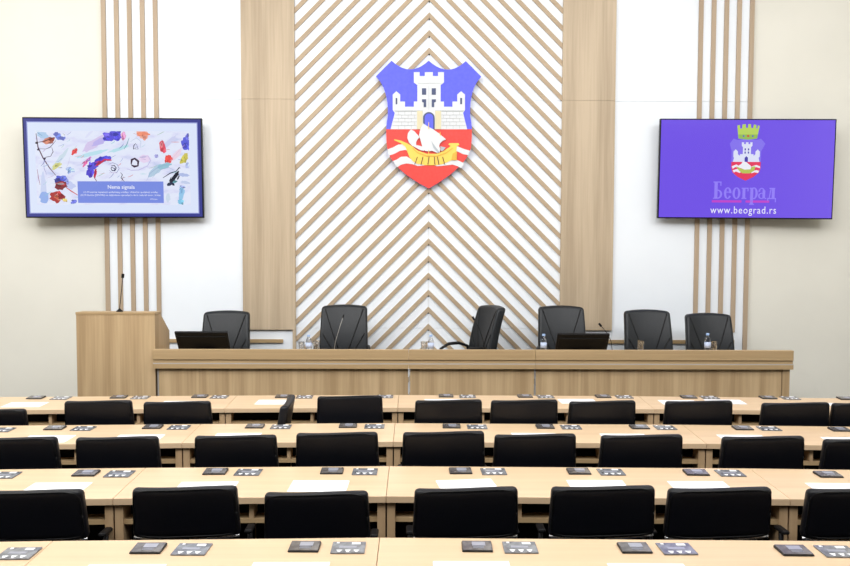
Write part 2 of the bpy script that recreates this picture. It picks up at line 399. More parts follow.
# watercolour ground: soft washes from noise in the picture itself
m = screen_mat('watercolour_ground', (226, 234, 252)); nt = m.node_tree; N = nt.nodes; L = nt.links
tc = N.new('ShaderNodeTexCoord'); mp = N.new('ShaderNodeMapping'); mp.inputs['Scale'].default_value = (2.2, 1, 5); mp.inputs['Rotation'].default_value = (0, -.6, 0)
nz = N.new('ShaderNodeTexNoise'); nz.inputs['Scale'].default_value = 2.2; nz.inputs['Detail'].default_value = 4
cr = N.new('ShaderNodeValToRGB'); cr.color_ramp.elements[0].position = .3; cr.color_ramp.elements[0].color = (*lin((196, 206, 240)), 1)
cr.color_ramp.elements[1].position = .5; cr.color_ramp.elements[1].color = (*lin((228, 234, 253)), 1)
for ps, c in ((.42, (222, 224, 250)), (.66, (230, 236, 253)), (.78, (200, 226, 238))):
    e = cr.color_ramp.elements.new(ps); e.color = (*lin(c), 1)
L.new(tc.outputs['Object'], mp.inputs[0]); L.new(mp.outputs[0], nz.inputs['Vector']); L.new(nz.outputs['Fac'], cr.inputs[0]); L.new(cr.outputs[0], N['Principled BSDF'].inputs['Emission Color'])
art = rect_l(36, 131, 190, 204.6, .0037, 'picture', m, sc)
artm = {}
def am(c):
    if c not in artm: artm[c] = screen_mat('paint_%d_%d_%d' % c, c)
    return artm[c]
depth = [.0048]
def blob(cx, cy, rx, ry, ang, c, n=18, j=.22, name='brush_mark'):
    pts = []; ca_, sa = cos(ang), sin(ang)
    for i in range(n):
        a = 2*pi*i/n; r = 1+random.uniform(-j, j); x, y = rx*r*cos(a), ry*r*sin(a)
        px = min(189.8, max(36.2, cx+x*ca_-y*sa)); py = min(204.4, max(131.2, cy+x*sa+y*ca_))
        pts.append(lpx(px, py))
    depth[0] += .00002
    return pts, depth[0], c
def stroke(pp, w0, c):
    pp = [(min(189.5, max(36.5, x)), min(204, max(131.5, y))) for x, y in pp]
    L_, R_ = [], []
    for i, (x, y) in enumerate(pp):
        x2, y2 = pp[min(i+1, len(pp)-1)]; x1, y1 = pp[max(0, i-1)]; d = hypot(x2-x1, y2-y1) or 1
        w2 = w0*(.5 if i in (0, len(pp)-1) else random.uniform(.8, 1.2))/2; nx, ny = -(y2-y1)/d*w2, (x2-x1)/d*w2
        L_.append(lpx(x+nx, y+ny)); R_.append(lpx(x-nx, y-ny))
    depth[0] += .00002
    return L_+R_[::-1], depth[0], c
def A1(x, y): return (30+x/6.655, 125+y/6.655)
def A2(x, y): return (110+x/6.655, 125+y/6.655)
marks = []
def bl(A, x, y, rx, ry, ang, c, **k): marks.append(blob(*A(x, y), rx/6.655, ry/6.655, ang, c, **k))
def st(A, pts, w_, c): marks.append(stroke([A(*p) for p in pts], w_/6.655, c))
# pale washes first
for a in ((A1,420,130,90,28,-.6,(214,200,238)),(A1,470,110,60,20,-.5,(190,180,238)),(A1,200,230,90,14,-.9,(205,222,236)),(A1,420,190,110,12,-.25,(188,226,240)),
          (A1,90,70,40,22,.2,(176,206,236)),(A1,85,400,18,90,0,(204,214,244)),(A1,90,480,30,40,.4,(150,178,236)),(A1,255,400,40,30,.5,(196,206,244)),
          (A2,60,160,70,12,-.3,(186,226,238)),(A2,225,60,40,30,.4,(244,178,160)),(A2,300,300,60,22,-.6,(180,206,228)),(A2,360,270,50,16,-.3,(150,196,214)),
          (A2,400,110,60,14,-.7,(206,210,242)),(A2,230,225,40,26,0,(232,214,242)),(A2,490,330,40,12,.1,(176,190,232)),(A2,440,200,50,16,-.8,(236,214,232)),
          (A2,470,460,16,50,.3,(150,200,236)),(A2,380,480,16,30,.1,(206,220,238)),(A2,90,70,20,22,.3,(236,190,214)),(A2,500,380,30,10,.2,(196,208,238)),
          (A1,400,60,40,10,-.8,(222,226,250)),(A2,300,440,20,8,.1,(200,210,240))):
    bl(*a)
for a in ((A1,205,80,40,24,.3,(120,136,226)),(A1,225,70,16,10,.5,(226,232,252)),(A1,550,75,60,26,.1,(110,96,226)),(A1,520,95,30,14,.1,(92,84,222)),(A1,585,70,20,34,0,(84,80,214)),
          (A2,35,70,36,34,0,(92,84,222)),(A2,95,75,12,30,.1,(228,150,196)),(A2,225,58,40,14,.05,(238,140,112)),(A2,235,82,16,18,.4,(240,160,140)),
          (A1,130,105,38,20,-.3,(206,132,112)),(A1,150,98,20,14,-.3,(176,86,70)),(A1,298,178,26,13,-.9,(222,76,78)),(A1,178,272,34,16,-.6,(214,214,140)),
          (A1,268,298,30,16,.4,(176,196,236)),(A1,262,300,10,26,.3,(150,176,230)),
          (A1,370,250,32,9,-1.0,(226,110,170)),(A1,395,225,20,8,-.9,(196,130,200)),
          (A1,400,310,24,40,.3,(84,72,206)),(A1,420,270,40,24,-.7,(92,82,214)),(A1,470,232,50,20,-.4,(76,70,206)),(A1,520,218,26,14,.1,(84,80,214)),
          (A1,470,250,44,7,-.6,(198,52,84)),(A1,432,320,8,34,.2,(190,48,80)),(A1,515,232,26,6,.1,(204,62,96)),
          (A1,205,358,40,22,.1,(84,92,206)),(A1,185,372,26,18,.3,(56,60,150)),(A1,222,348,20,14,.2,(116,130,226)),(A1,240,380,16,18,.2,(150,160,232)),
          (A1,200,402,40,28,-.1,(128,44,54)),(A1,215,390,22,14,0,(160,56,60)),(A1,165,480,38,36,.1,(176,56,56)),(A1,185,482,30,18,0,(212,104,80)),(A1,205,475,26,18,.3,(150,44,50)),(A1,225,500,16,12,0,(230,200,120)),(A1,285,510,22,12,-.4,(110,120,220)),
          (A2,352,145,22,38,-.1,(222,84,104)),(A2,345,130,10,20,.1,(236,140,150)),(A2,390,222,26,26,.2,(232,82,78)),(A2,310,205,13,12,0,(170,170,228)),
          (A2,505,120,30,38,.1,(92,98,220)),(A2,518,80,12,24,.1,(108,110,214)),(A2,495,222,20,46,.6,(206,196,92)),(A2,515,265,14,20,.2,(178,190,236)),
          (A2,420,355,48,13,-.95,(36,40,56)),(A2,440,325,26,10,-.9,(28,32,48)),(A2,400,390,28,10,-.3,(50,60,90)),(A2,430,375,16,8,-.3,(96,150,160)),
          (A2,465,510,20,18,.2,(130,196,230)),(A2,470,430,12,30,.2,(140,190,232)),(A2,480,410,20,8,.3,(150,160,214))):
    bl(*a)
    A_, x_, y_, rx_, ry_, an_, c_ = a
    for q in range(4):
        f = random.choice((.78, .88, 1.12, 1.25)); c2 = tuple(max(20, min(250, int(v*f/8)*8)) for v in c_)
        bl(A_, x_+random.uniform(-.7, .7)*rx_, y_+random.uniform(-.7, .7)*ry_, rx_*random.uniform(.2, .5), ry_*random.uniform(.2, .6), an_+random.uniform(-.5, .5), c2, j=.35)
DK = (52, 40, 66)
st(A1, [(50,60),(60,150),(90,220),(130,285),(170,335)], 7, (96,60,80)); st(A1, [(45,120),(100,112),(150,92),(175,85)], 6, (92,50,56)); st(A1, [(60,160),(110,162),(140,150),(180,105)], 4, DK)
st(A1, [(150,150),(158,180),(140,210),(110,215),(95,235)], 4, (84,60,80)); st(A1, [(50,295),(55,350),(65,400)], 4, (150,80,120)); st(A1, [(235,415),(270,440),(310,465)], 9, (206,92,96)); st(A1, [(50,70),(60,55),(90,75)], 3, (80,130,170))
st(A1, [(95,230),(95,290),(110,330)], 3, (150,150,200)); st(A1, [(420,340),(435,365),(440,375)], 5, (110,40,70)); bl(A1,52,122,10,8,0,(40,24,40)); bl(A1,62,165,9,7,0,DK); bl(A1,100,225,8,7,0,DK)
st(A1, [(540,270),(560,268),(572,285),(565,300),(545,303),(538,288),(545,275)], 6, (36,36,70)); st(A1, [(520,262),(550,250),(580,262),(592,290),(575,315),(545,318),(525,300)], 3, (120,130,180))
st(A2, [(178,150),(158,160),(162,135),(175,122)], 6, (36,36,60)); st(A2, [(178,125),(190,160),(168,160)], 4, (70,70,120)); st(A2, [(140,110),(180,85),(210,110),(205,150)], 3, (170,190,214)); st(A2, [(132,85),(115,130),(95,160)], 5, (100,160,170))
st(A2, [(140,262),(145,230),(165,222),(188,240),(185,270),(160,275),(142,265)], 13, (58,34,60)); st(A2, [(110,290),(140,300),(190,298),(250,270),(270,235),(255,205),(215,205)], 4, (186,180,226)); st(A2, [(10,280),(30,290),(30,305),(12,300)], 6, (50,50,96))
st(A2, [(68,315),(80,330),(70,350),(92,375)], 5, (46,40,70)); st(A2, [(75,370),(85,345),(98,350)], 5, (110,50,70)); st(A2, [(240,370),(265,320),(310,285),(360,265),(410,265)], 3, (150,170,206)); st(A2, [(280,350),(320,300),(390,280),(430,300)], 3, (160,180,206))
st(A2, [(350,350),(400,318),(440,305),(462,280),(470,285)], 6, (30,34,50)); st(A2, [(350,140),(350,95)], 3, (170,60,80)); st(A2, [(160,55),(220,75),(240,95)], 3, (190,110,100)); st(A2, [(400,240),(470,160),(500,130)], 3, (220,190,220)); st(A1, [(270,210),(255,260),(240,290)], 3, (200,200,230))
for q in range(46):      # loose thin strokes of pale colour
    x_, y_ = random.uniform(50, 1000), random.uniform(60, 500); an_ = random.uniform(-1.1, .2); l_ = random.uniform(20, 60)
    st(A1, [(x_+l_*t*cos(an_)+6*sin(t*3), y_+l_*t*sin(an_)) for t in (0, .35, .7, 1)], random.uniform(2, 5), random.choice(((168,184,224),(196,170,214),(150,206,214),(120,130,190),(214,150,160),(176,200,190))))
# one mesh for the painted picture's marks: the picture's own pattern
b = MB(); cols = []
for pts, d, c in marks:
    if c not in cols: cols.append(c)
    b.cur = cols.index(c); n = len(pts); v0 = [(x, -d, z) for x, z in pts]
    cxm = sum(p[0] for p in pts)/n; czm = sum(p[1] for p in pts)/n
    area2 = sum(pts[i][0]*pts[(i+1) % n][1]-pts[(i+1) % n][0]*pts[i][1] for i in range(n))
    b.add(v0, [list(range(n)) if area2 > 0 else list(range(n))[::-1]])
me = bpy.data.meshes.new('watercolour_paint'); me.from_pydata(b.v, [], b.f)
for c in cols: me.materials.append(am(c))
for p, i in zip(me.polygons, b.mi): p.material_index = i
o = bpy.data.objects.new('watercolour_paint', me); COL.objects.link(o); o.parent = sc
mbx = rect_l(77, 181.2, 163, 202.8, .0125, 'message_box', screen_mat('message_blue', (122, 142, 228)), t1)
M['s_text'] = screen_mat('screen_text', (236, 240, 255))
def tl(px, py): a = lpx(px, py); return (a[0], -.0145, a[1])
text('message_title', 'Nema signala', .054, M['s_text'], mbx, tl(120.5, 187), font_off=.0006)
text('message_line', '(1) Proverite napajanje spoljašnjeg uređaja. Uključite spoljašnji uređaj.', .0235, M['s_text'], mbx, tl(120, 192), sx=1.18)
text('message_line', '(2) Pritisnite [IZVOR] na daljinskom upravljaču da bi izabrali izvor. Srbija.', .0235, M['s_text'], mbx, tl(120, 195), sx=1.22)
text('message_line', '© Pictura', .02, M['s_text'], mbx, tl(153, 199), sx=1)
# --- right: purple screen with the city's arms and name
WR, HR = 1.875, 1.072
t2 = tv(746.4, 169, 9.22, WR, HR, radians(-2.6), radians(1.4), radians(.3), 'purple screen on the right wall showing the city arms and web address', 'wall televisions')
def rpx(px, py): return ((px-746.6)/177*WR, -(py-168.8)/99.7*HR)
M['s_purple'] = screen_mat('screen_purple', (116, 84, 238), .95)
sr = MB().box(-WR/2+.013, WR/2-.013, -.0015, .001, -HR/2+.013, HR/2-.013).build('screen', M['s_purple'], t2)
def B4(x, y): return (705+x/5.44, 118+y/5.44)
def rplate(name, polys, d, m, par=sr):
    b = MB()
    for p in polys: b.prism_y([rpx(*B4(*q)) for q in p][::-1], -d-.0006, -d)
    return b.build(name, m, par)
sm = screen_mat
la = rplate('arms_shield', [[(130,140),(150,112),(175,120),(225,112),(275,120),(300,112),(325,140),(303,180),(303,270),(295,295),(265,320),(222,340),(180,320),(150,295),(142,270),(142,180)]], .002, sm('logo_blue', (134,116,240)))
rplate('arms_red_field', [[(142,238),(303,238),(303,270),(295,295),(265,320),(222,340),(180,320),(150,295),(142,270)]], .0028, sm('logo_red', (232,56,96)), la)
rplate('arms_castle', [[(196,132),(208,132),(208,142),(218,142),(218,132),(232,132),(232,142),(242,142),(242,132),(254,132),(254,152),(247,158),(247,196),(262,196),(262,206),(272,196),(272,182),(284,170),(296,182),(296,210),(290,216),(296,238),(150,238),(156,216),(152,210),(152,182),(164,170),(176,182),(176,196),(188,206),(188,196),(203,196),(203,158),(196,152)]], .0028, sm('logo_white', (224,228,250)), la)
rplate('arms_window', [[(212,165),(219,165),(219,176),(212,176)],[(230,165),(237,165),(237,176),(230,176)],[(212,182),(219,182),(219,193),(212,193)],[(230,182),(237,182),(237,193),(230,193)],[(214,238),(214,216),(223,207),(232,216),(232,238)]], .0036, sm('logo_navy', (70,62,170)), la)
lw2 = sm('logo_white2', (240,238,250))
for q in ([(145,262),(170,252),(190,262),(190,272),(165,266),(150,276)],[(150,284),(175,276),(200,290),(190,298),(168,290),(158,296)],[(255,262),(280,254),(300,262),(300,272),(280,266),(255,272)],[(250,290),(280,282),(296,286),(290,298),(270,294),(255,300)]):
    rplate('arms_wave', [q], .0036, lw2, la)
rplate('arms_hull', [[(170,262),(200,276),(235,278),(262,262),(275,262),(268,286),(245,300),(205,300),(185,286)]], .0044, sm('logo_lime', (184,200,90)), la)
rplate('arms_sail', [[(205,234),(225,240),(252,262),(248,278),(215,280),(190,270),(184,256),(196,250)]], .0052, sm('logo_sail', (240,242,250)), la)
cr_ = rplate('mural_crown', [[(168,42),(182,38),(184,58),(194,58),(196,36),(214,34),(216,54),(226,54),(228,34),(242,34),(244,54),(254,56),(258,36),(272,38),(272,58),(278,58),(280,40),(290,44),(278,112),(228,118),(176,112)]], .002, sm('logo_crown', (186,214,96)), la)
rplate('crown_base', [[(174,90),(282,90),(278,112),(228,118),(176,112)]], .0028, sm('logo_crown_dark', (150,190,90)), la)
rplate('crown_jewel', [[(200,94),(208,94),(208,103),(200,103)],[(250,94),(258,94),(258,103),(250,103)]], .0036, sm('logo_jewel', (90,90,200)), la)
rplate('crown_jewel', [[(223,92),(235,92),(235,104),(223,104)]], .0036, sm('logo_jewel_red', (200,90,60)), la)
rplate('underline', [[(42,447),(205,447),(205,459),(42,459)],[(228,447),(358,447),(358,459),(228,459)]], .002, sm('logo_magenta', (196,70,204)))
# serif lettering of the city's name, built letter by letter: (x0,y0,x1,y1) bars on a 435x566 close-up
lt = sm('logo_lettering', (148, 128, 250))
def bars(name, rects, polys=()):
    rplate(name, [[(a, b_), (c, b_), (c, d), (a, d)] for a, b_, c, d in rects]+list(polys), .002, lt)
def ring(cx, cy, rx, ry, tx, ty, a0=0, a1=360, n=20):
    out = []
    for i in range(n):
        p, q = radians(a0+(a1-a0)*i/n), radians(a0+(a1-a0)*(i+1)/n)
        out.append([(cx+rx*cos(p), cy+ry*sin(p)), (cx+rx*cos(q), cy+ry*sin(q)), (cx+(rx-tx)*cos(q), cy+(ry-ty)*sin(q)), (cx+(rx-tx)*cos(p), cy+(ry-ty)*sin(p))][::1])
    return out
bars('letter_be', [(48,345,92,351),(86,351,92,368),(48,433,78,439),(54,345,72,439)], ring(72,414,26,25,12,6,-90,90)+[[(70,389),(74,389),(74,395),(70,395)],[(70,433),(74,433),(74,439),(70,439)]])
bars('letter_ie', [(114,400,142,405)], ring(128,408,21,32,13,6,30,360))
bars('letter_o', [], ring(176,408,22,32,13,6))
bars('letter_ghe', [(204,378,242,384),(236,384,242,398),(204,433,232,439),(209,378,225,439)])
bars('letter_er', [(248,378,262,384),(252,378,268,470),(248,465,274,471)], ring(272,408,21,32,13,6,-115,115))
bars('letter_a', [(319,392,334,436),(333,433,341,439)], ring(314,400,18,22,9,6,180,360)+ring(314,422,19,17,9,5,0,360))
bars('letter_de', [(346,433,394,439),(346,439,352,456),(388,439,394,456),(370,378,386,433),(356,378,388,384)], [[(362,384),(368,384),(360,433),(354,433)]])
text('web_address', 'www.beograd.rs', .112, screen_mat('address_white', (240, 240, 255)), sr, (rpx(744.9, 209.8)[0], -.003, rpx(744.9, 210.2)[1]), font_off=0, spacing=1.16, sx=.82)

# ================================================================== AUDIENCE DESKS
NEARY = [6.585, 5.387, 4.166, 2.955]
JX = [(-3.49, -.141, -3.575), (-1.495, -.043, -1.525), (-.156, 0, -.16), (1.84, -.045, 1.872), (3.84, -.15, 3.94)]   # near x, near dy, far x
DZ, DD = .75, .597
rown = ['desk row nearest stage', 'second desk row from stage', 'third desk row from stage', 'desk row closest to viewer']
segn = ['leftmost three-seat desk', 'short two-seat desk', 'middle three-seat desk', 'rightmost three-seat desk']
def frame_pt(j0, j1, u, v, Y):     # u across the desk 0..1, v from near edge to far edge 0..1
    a, c = JX[j0], JX[j1]
    n = Vector((a[0]+(c[0]-a[0])*u, Y+a[1]+(c[1]-a[1])*u)); f = Vector((a[2]+(c[2]-a[2])*u, Y+DD+a[1]+(c[1]-a[1])*u))
    return n+(f-n)*v
for r, Y in enumerate(NEARY):
    for s in range(4):
        nseat = 2 if s == 1 else 3
        j0, j1 = s, s+1; L_ = JX[j1][0]-JX[j0][0]; g = .0012/L_
        root = tag(empty('conference_desk', (0, 0, 0)), 'light oak %s, %s' % (segn[s], rown[r]), 'desk', 'rows of audience desks')
        c0 = frame_pt(j0, j1, .5, .5, Y); root.location = (c0.x, c0.y, 0)
        def slab(u0, u1, v0, v1, z0, z1):
            q = [frame_pt(j0, j1, u, v, Y)-c0 for u, v in ((u0,v0),(u1,v0),(u1,v1),(u0,v1))]
            return MB().prism_z([(p.x, p.y) for p in q], z0, z1)
        slab(g, 1-g, 0, 1, DZ-.034, DZ).build('tabletop', M['desk'], root, .0015, 1)
        th = .04/L_
        for u in (g+.003/L_, 1-g-.003/L_-th): slab(u, u+th, .03, .97, 0, DZ-.034).build('end_panel', M['desk_v'], root)
        e0, e1 = g+.003/L_+th, 1-g-.003/L_-th
        slab(e0, e1, .05, .22, .612, .634).build('shelf', M['oak_h'], root)
        for i in range(1, nseat): slab(i/nseat-.011/L_, i/nseat+.011/L_, .05, .26, .634, DZ-.034).build('divider', M['desk_v'], root)
        slab(e0, e1, .26, .29, .12, DZ-.034).build('modesty_panel', M['panel_black'], root)
        for i in range(1, nseat):
            slab(i/nseat-.003/L_, i/nseat+.003/L_, .25, .26, .12, .612).build('seam_light_strip', M['oak_h'], root)  # added oak-toned strip imitates light showing through the back-panel seam

# ================================================================== AUDIENCE CHAIRS
BW, BH = .486, .24     # backrest
def make_chair():
    root = empty('office_chair')
    def warp(p):
        x, y, z = p; y += 0.9*x*x*.28 - .02*(z/.12)        # wings come forward, top leans back
        z += .004*sin(x*9)
        return (x*(1-.02*(z/.12)), y-.22, z+.77)
    up = []
    o = MB().grid(14, 6, BW/2, .03, BH/2, warp).build('backrest', M['leather'], root, .022, 4, True); up.append(o)
    pp = []
    for i in range(41):
        a = 2*pi*i/40; cx_, sz = cos(a), sin(a); k_ = (abs(cx_)**8+abs(sz)**8)**(-1/8)
        v = warp(Vector((cx_*k_*(BW/2-.008), -.026, sz*k_*(BH/2-.006)))); pp.append((v[0], v[1]-.001, v[2]))
    up.append(MB().tube(pp, .0035, 5).build('piping', M['seam'], root, 0, 2, True))
    pp = [warp(Vector((-BW/2+.005+(BW-.01)*i/12, -.012, -BH/2-.001-.012*(1-((i-6)/6)**2)))) for i in range(13)]
    up.append(MB().tube(pp, .0065, 6).build('lower_rim', M['chrome'], root, 0, 2, True)); up[-1]['label'] = 'pale shiny rim under the backrest'
    b = MB().grid(8, 8, .225, .035, .19, lambda p: (p.x, p.z-.03, .455+p.y+.01*cos(p.x*6)))
    up.append(b.build('seat', M['leather'], root, .02, 3, True))
    b = MB().tube([(0,.0,.41),(0,-.18,.41),(0,-.21,.47),(0,-.21,.56),(0,-.205,.645)], .02, 8); up.append(b.build('back_support', M['plastic'], root, 0, 2, True))
    for s in (-1, 1):
        b = MB().tube([(s*.2,.02,.42),(s*.25,.02,.43),(s*.256,.0,.5),(s*.256,.0,.62)], .013, 7)
        a = b.build('armrest', M['plastic'], root, 0, 2, True); up.append(a)
        b = MB().box(s*.256-.02, s*.256+.02, -.06, .05, .61, .63); b.build('arm_pad', M['plastic'], a, .01, 2)
    MB().tube([(0,0,.1),(0,0,.42)], .025, 10).build('gas_column', M['plastic'], root, 0, 2, True)
    b = MB()
    for i in range(5):
        a = 2*pi*i/5+.3; b.tube([(0,0,.11),(.27*cos(a),.27*sin(a),.075)], .024, 7, .015)
    b.build('star_base', M['plastic'], root, 0, 2, True)
    for i in range(5):
        a = 2*pi*i/5+.3; c = Vector((.27*cos(a),.27*sin(a),.028)); d = Vector((-sin(a),cos(a),0))*.02
        MB().tube([c-d, c+d], .027, 10).build('caster', M['plastic'], root)
    return root, [o.name for o in up]
chair0, upn = make_chair()
ordn = ['first','second','third','fourth','fifth','sixth','seventh','eighth','ninth','tenth','eleventh','twelfth']
UP = {'backrest','piping','lower_rim','seat','back_support','armrest'}
used = [False]
def chair(xl, xr, yt, Yb, label, rz=0, tint=None):
    p = at((xl+xr)/2, yt, Yb); dz = p.z-.893
    root = copy_tree(chair0) if used[0] else chair0; used[0] = True
    if abs(rz) > .5: dz -= .03
    yc = Yb+.235*cos(rz); root.location = (p.x-.235*sin(rz)*0, yc, 0)
    root.rotation_euler = (0, 0, rz)
    if abs(rz) > .5: root.location = (p.x-.235*sin(rz), Yb+.13, 0)
    for k_ in kids(root):
        if k_.name.split('.')[0] in UP: k_.location.z = dz
    tag(root, label, 'chair', 'black audience chairs'); return root
R3 = [(-22,82.5,489.8),(131,236,486.5),(264,368.5,491.5),(414,516.5,487.5),(553,655,486),(669,772,487.5),(808,911,488)]
R2 = [(-26,56.5,437),(74,158.5,436.5),(195,276,435),(297.5,376.5,432.2),(403.5,483.5,431.3),(495.5,576,433.8),(602,683.5,434.5),(723.5,806,436),(824.5,906,438.3)]
R1 = [(-42,25,409),(64,132,400.3),(143.5,210.5,401.2),(278,294.5,398.6),(314.5,381,396),(416,481.5,399.6),(491.5,558,399.6),(568.5,635.5,400.6),(666,734,400.5),(764.5,829.5,402.3),(832.5,900,402.3)]
ends = {0: ' and cut by the picture edge'}
for rows, Yb, nm in ((R1, 6.03, 'in the row nearest the stage'), (R2, 4.93, 'in the middle chair row'), (R3, 3.865, 'in the row nearest the viewer')):
    for i, (a, c, y) in enumerate(rows):
        rz = 0
        base = 'black leather chair, %s from left, %s' % (ordn[i], nm)
        if rows is R1 and i == 3: base = 'black chair turned sideways, seen edge-on, in the row nearest the stage'; yc_ = 1; rz = radians(92)
        elif rows is R1 and i == 4: base = 'tallest black chair in its row, just right of the sideways chair'
        elif rows is R3 and i == 2: base = 'black leather chair in the row nearest the viewer, sitting lowest, third from left'
        elif i == 0 or i == len(rows)-1: base = 'black leather chair cut by the %s picture edge, %s' % ('left' if i == 0 else 'right', nm)
        else: rz = radians(random.uniform(-1.5, 1.5))
        o = chair(a, c, y, Yb, base, rz)
        if rows is R1 and i == 4:
            for k_ in kids(o):
                if k_.name.split('.')[0] in ('backrest', 'piping', 'lower_rim'): k_.rotation_euler.x = radians(-7); k_.location.y = .075; k_.location.z -= .03*0+(.77+k_.location.z)*(cos(radians(7))-1)+.265*0; k_.location.z += -.22*sin(radians(7))-.028

# ================================================================== DESK UNITS AND PAPERS
def make_speaker_unit():
    root = empty('discussion_unit')
    MB().prism_x([(-.056,0),(.056,0),(.056,.011),(-.056,.007)], -.066, .066).build('base', M['unit_side'], root, .003)
    T = Matrix.Translation((0,0,.0092)) @ Matrix.Rotation(atan(.004/.112), 4, 'X')
    MB().box(-.063,.063,-.053,.053,0,.0025,T).build('face_plate', M['unit'], root, .001)
    MB().box(-.022,.036,-.008,.036,.0024,.004,T).build('display', M['unit_disp'], root)
    b = MB()
    for i in range(4): b.box(-.018,.030,-.034+i*.006,-.0315+i*.006,.0024,.0034,T)
    b.build('grille', M['unit_disp'], root)
    return root
def make_key_unit():
    root = empty('voting_panel')
    MB().box(-.073,.073,-.07,.07,0,.006).build('plate', M['unit_plate'], root, .002)
    MB().box(-.04,.035,-.014,.012,.0059,.0070).build('display', M['unit_disp'], root)
    MB().box(.012,.05,.03,.054,.0059,.008).build('card_slot', M['unit_white'], root)
    MB().box(-.055,-.042,.044,.058,.0059,.008).build('lamp', M['unit_white'], root)
    for i in range(3):
        x = -.037+i*.037; MB().prism_z([(x-.0125,-.036),(x-.004,-.062),(x+.004,-.062),(x+.0125,-.036)], .0059, .007).build('key', M['unit_white'], root)
    return root
su0, ku0 = make_speaker_unit(), make_key_unit()
fl = {'s': False, 'k': False}
def pang(x):      # how the arc of desks turns at this x
    return radians(-2.8) * max(-1, min(1, (x-.1)/3)) if x > 0 else radians(2.6)*min(1, -x/3)
def unit(kind, px, py, label):
    p = atz(px, py, DZ)
    src = su0 if kind == 's' else ku0
    o = src if not fl[kind] else copy_tree(src); fl[kind] = True
    o.location = (p.x, p.y, DZ+.0005); o.scale = (.94, .94, 1); o.rotation_euler = (0, 0, pang(p.x)+radians(random.uniform(-1.5, 1.5)))
    tag(o, label, 'microphone unit' if kind == 's' else 'button panel', 'raised desk units' if kind == 's' else 'flat key panels')
D = [
 [(36,61,398.2),(119,140.5,397.6),(200,219.5,397),(283,304.5,397),(364,385,396.6),(446,467.5,396.5),(525,545.5,396.8),(603,624,397),(688.5,709.5,397.6),(768,790,398.2),(846,867,399)],
 [(-22,2,430),(55,83.5,428.7),(152.8,179,427.6),(255,281,427),(348,374.5,426.6),(451.5,477,427),(545,570.8,427.4),(639.3,665,427.8),(742.6,769,428.8),(839.5,866,430.2)],
 [(-30,4.5,475.5),(86,119.5,474.2),(215.5,248.4,472.6),(332,365,472),(460.5,493.5,471.9),(578.7,611,472.4),(696,730,473.5),(828,863,475.5)],
 [(-26,18.4,554),(148.5,192,549.8),(304.7,348.5,548.2),(477,520,548),(634.5,676.5,549.4),(793.6,837,552)]]
for r, lst in enumerate(D):
    ns = nk = 0
    for i, (a, c, y) in enumerate(lst):
        if a > -8 and not (r == 0 and i == 4): unit('s', a, y, 'raised dark microphone unit, %s from left, on the %s' % (ordn[ns], rown[r])); ns += 1
        if c < 858: unit('k', c, y+.3, 'flat grey three-key panel, %s from left, on the %s' % (ordn[nk], rown[r])); nk += 1
pn = [0]
def paper(px, py, label, r=0, w_=.297, dz=0):
    p = atz(px, py, DZ); rz = pang(p.x)+radians(r)
    o = MB().box(-w_/2, w_/2, -.105, .105, 0, .0008).build('sheet_of_paper', M['paper'])
    o.location = (p.x, p.y, DZ+.0006+dz); o.rotation_euler = (0, 0, rz)
    tag(o, label, 'paper', 'white sheets on the desks'); return o
PP = [
 [(25,404.8,0),(180,403.4,1),(275,402.2,-1),(443,401.5,1),(577.5,401.3,2),(679,402.6,0),(725,402.0,-2),(848,405.5,0)],
 [(47,439,0),(138,438.3,0),(237,436.6,1),(535,436.6,-1),(625,437.3,0),(744,438.5,0),(850,441,-1)],
 [(56,488.4,0),(206,487.5,1),(319,486.2,-1),(467,485.2,8),(598,485.8,0),(701,487,0),(842,489,-1)],
 [(119,575,0),(288,572.5,0),(472.5,571.5,0),(652,574,0)]]
for r, lst in enumerate(PP):
    for i, (x, y, a) in enumerate(lst):
        paper(x, y, 'white sheet of paper, %s from left, on the %s' % (ordn[i], rown[r]), a, dz=(.0009 if (r == 0 and i == 6) else 0))

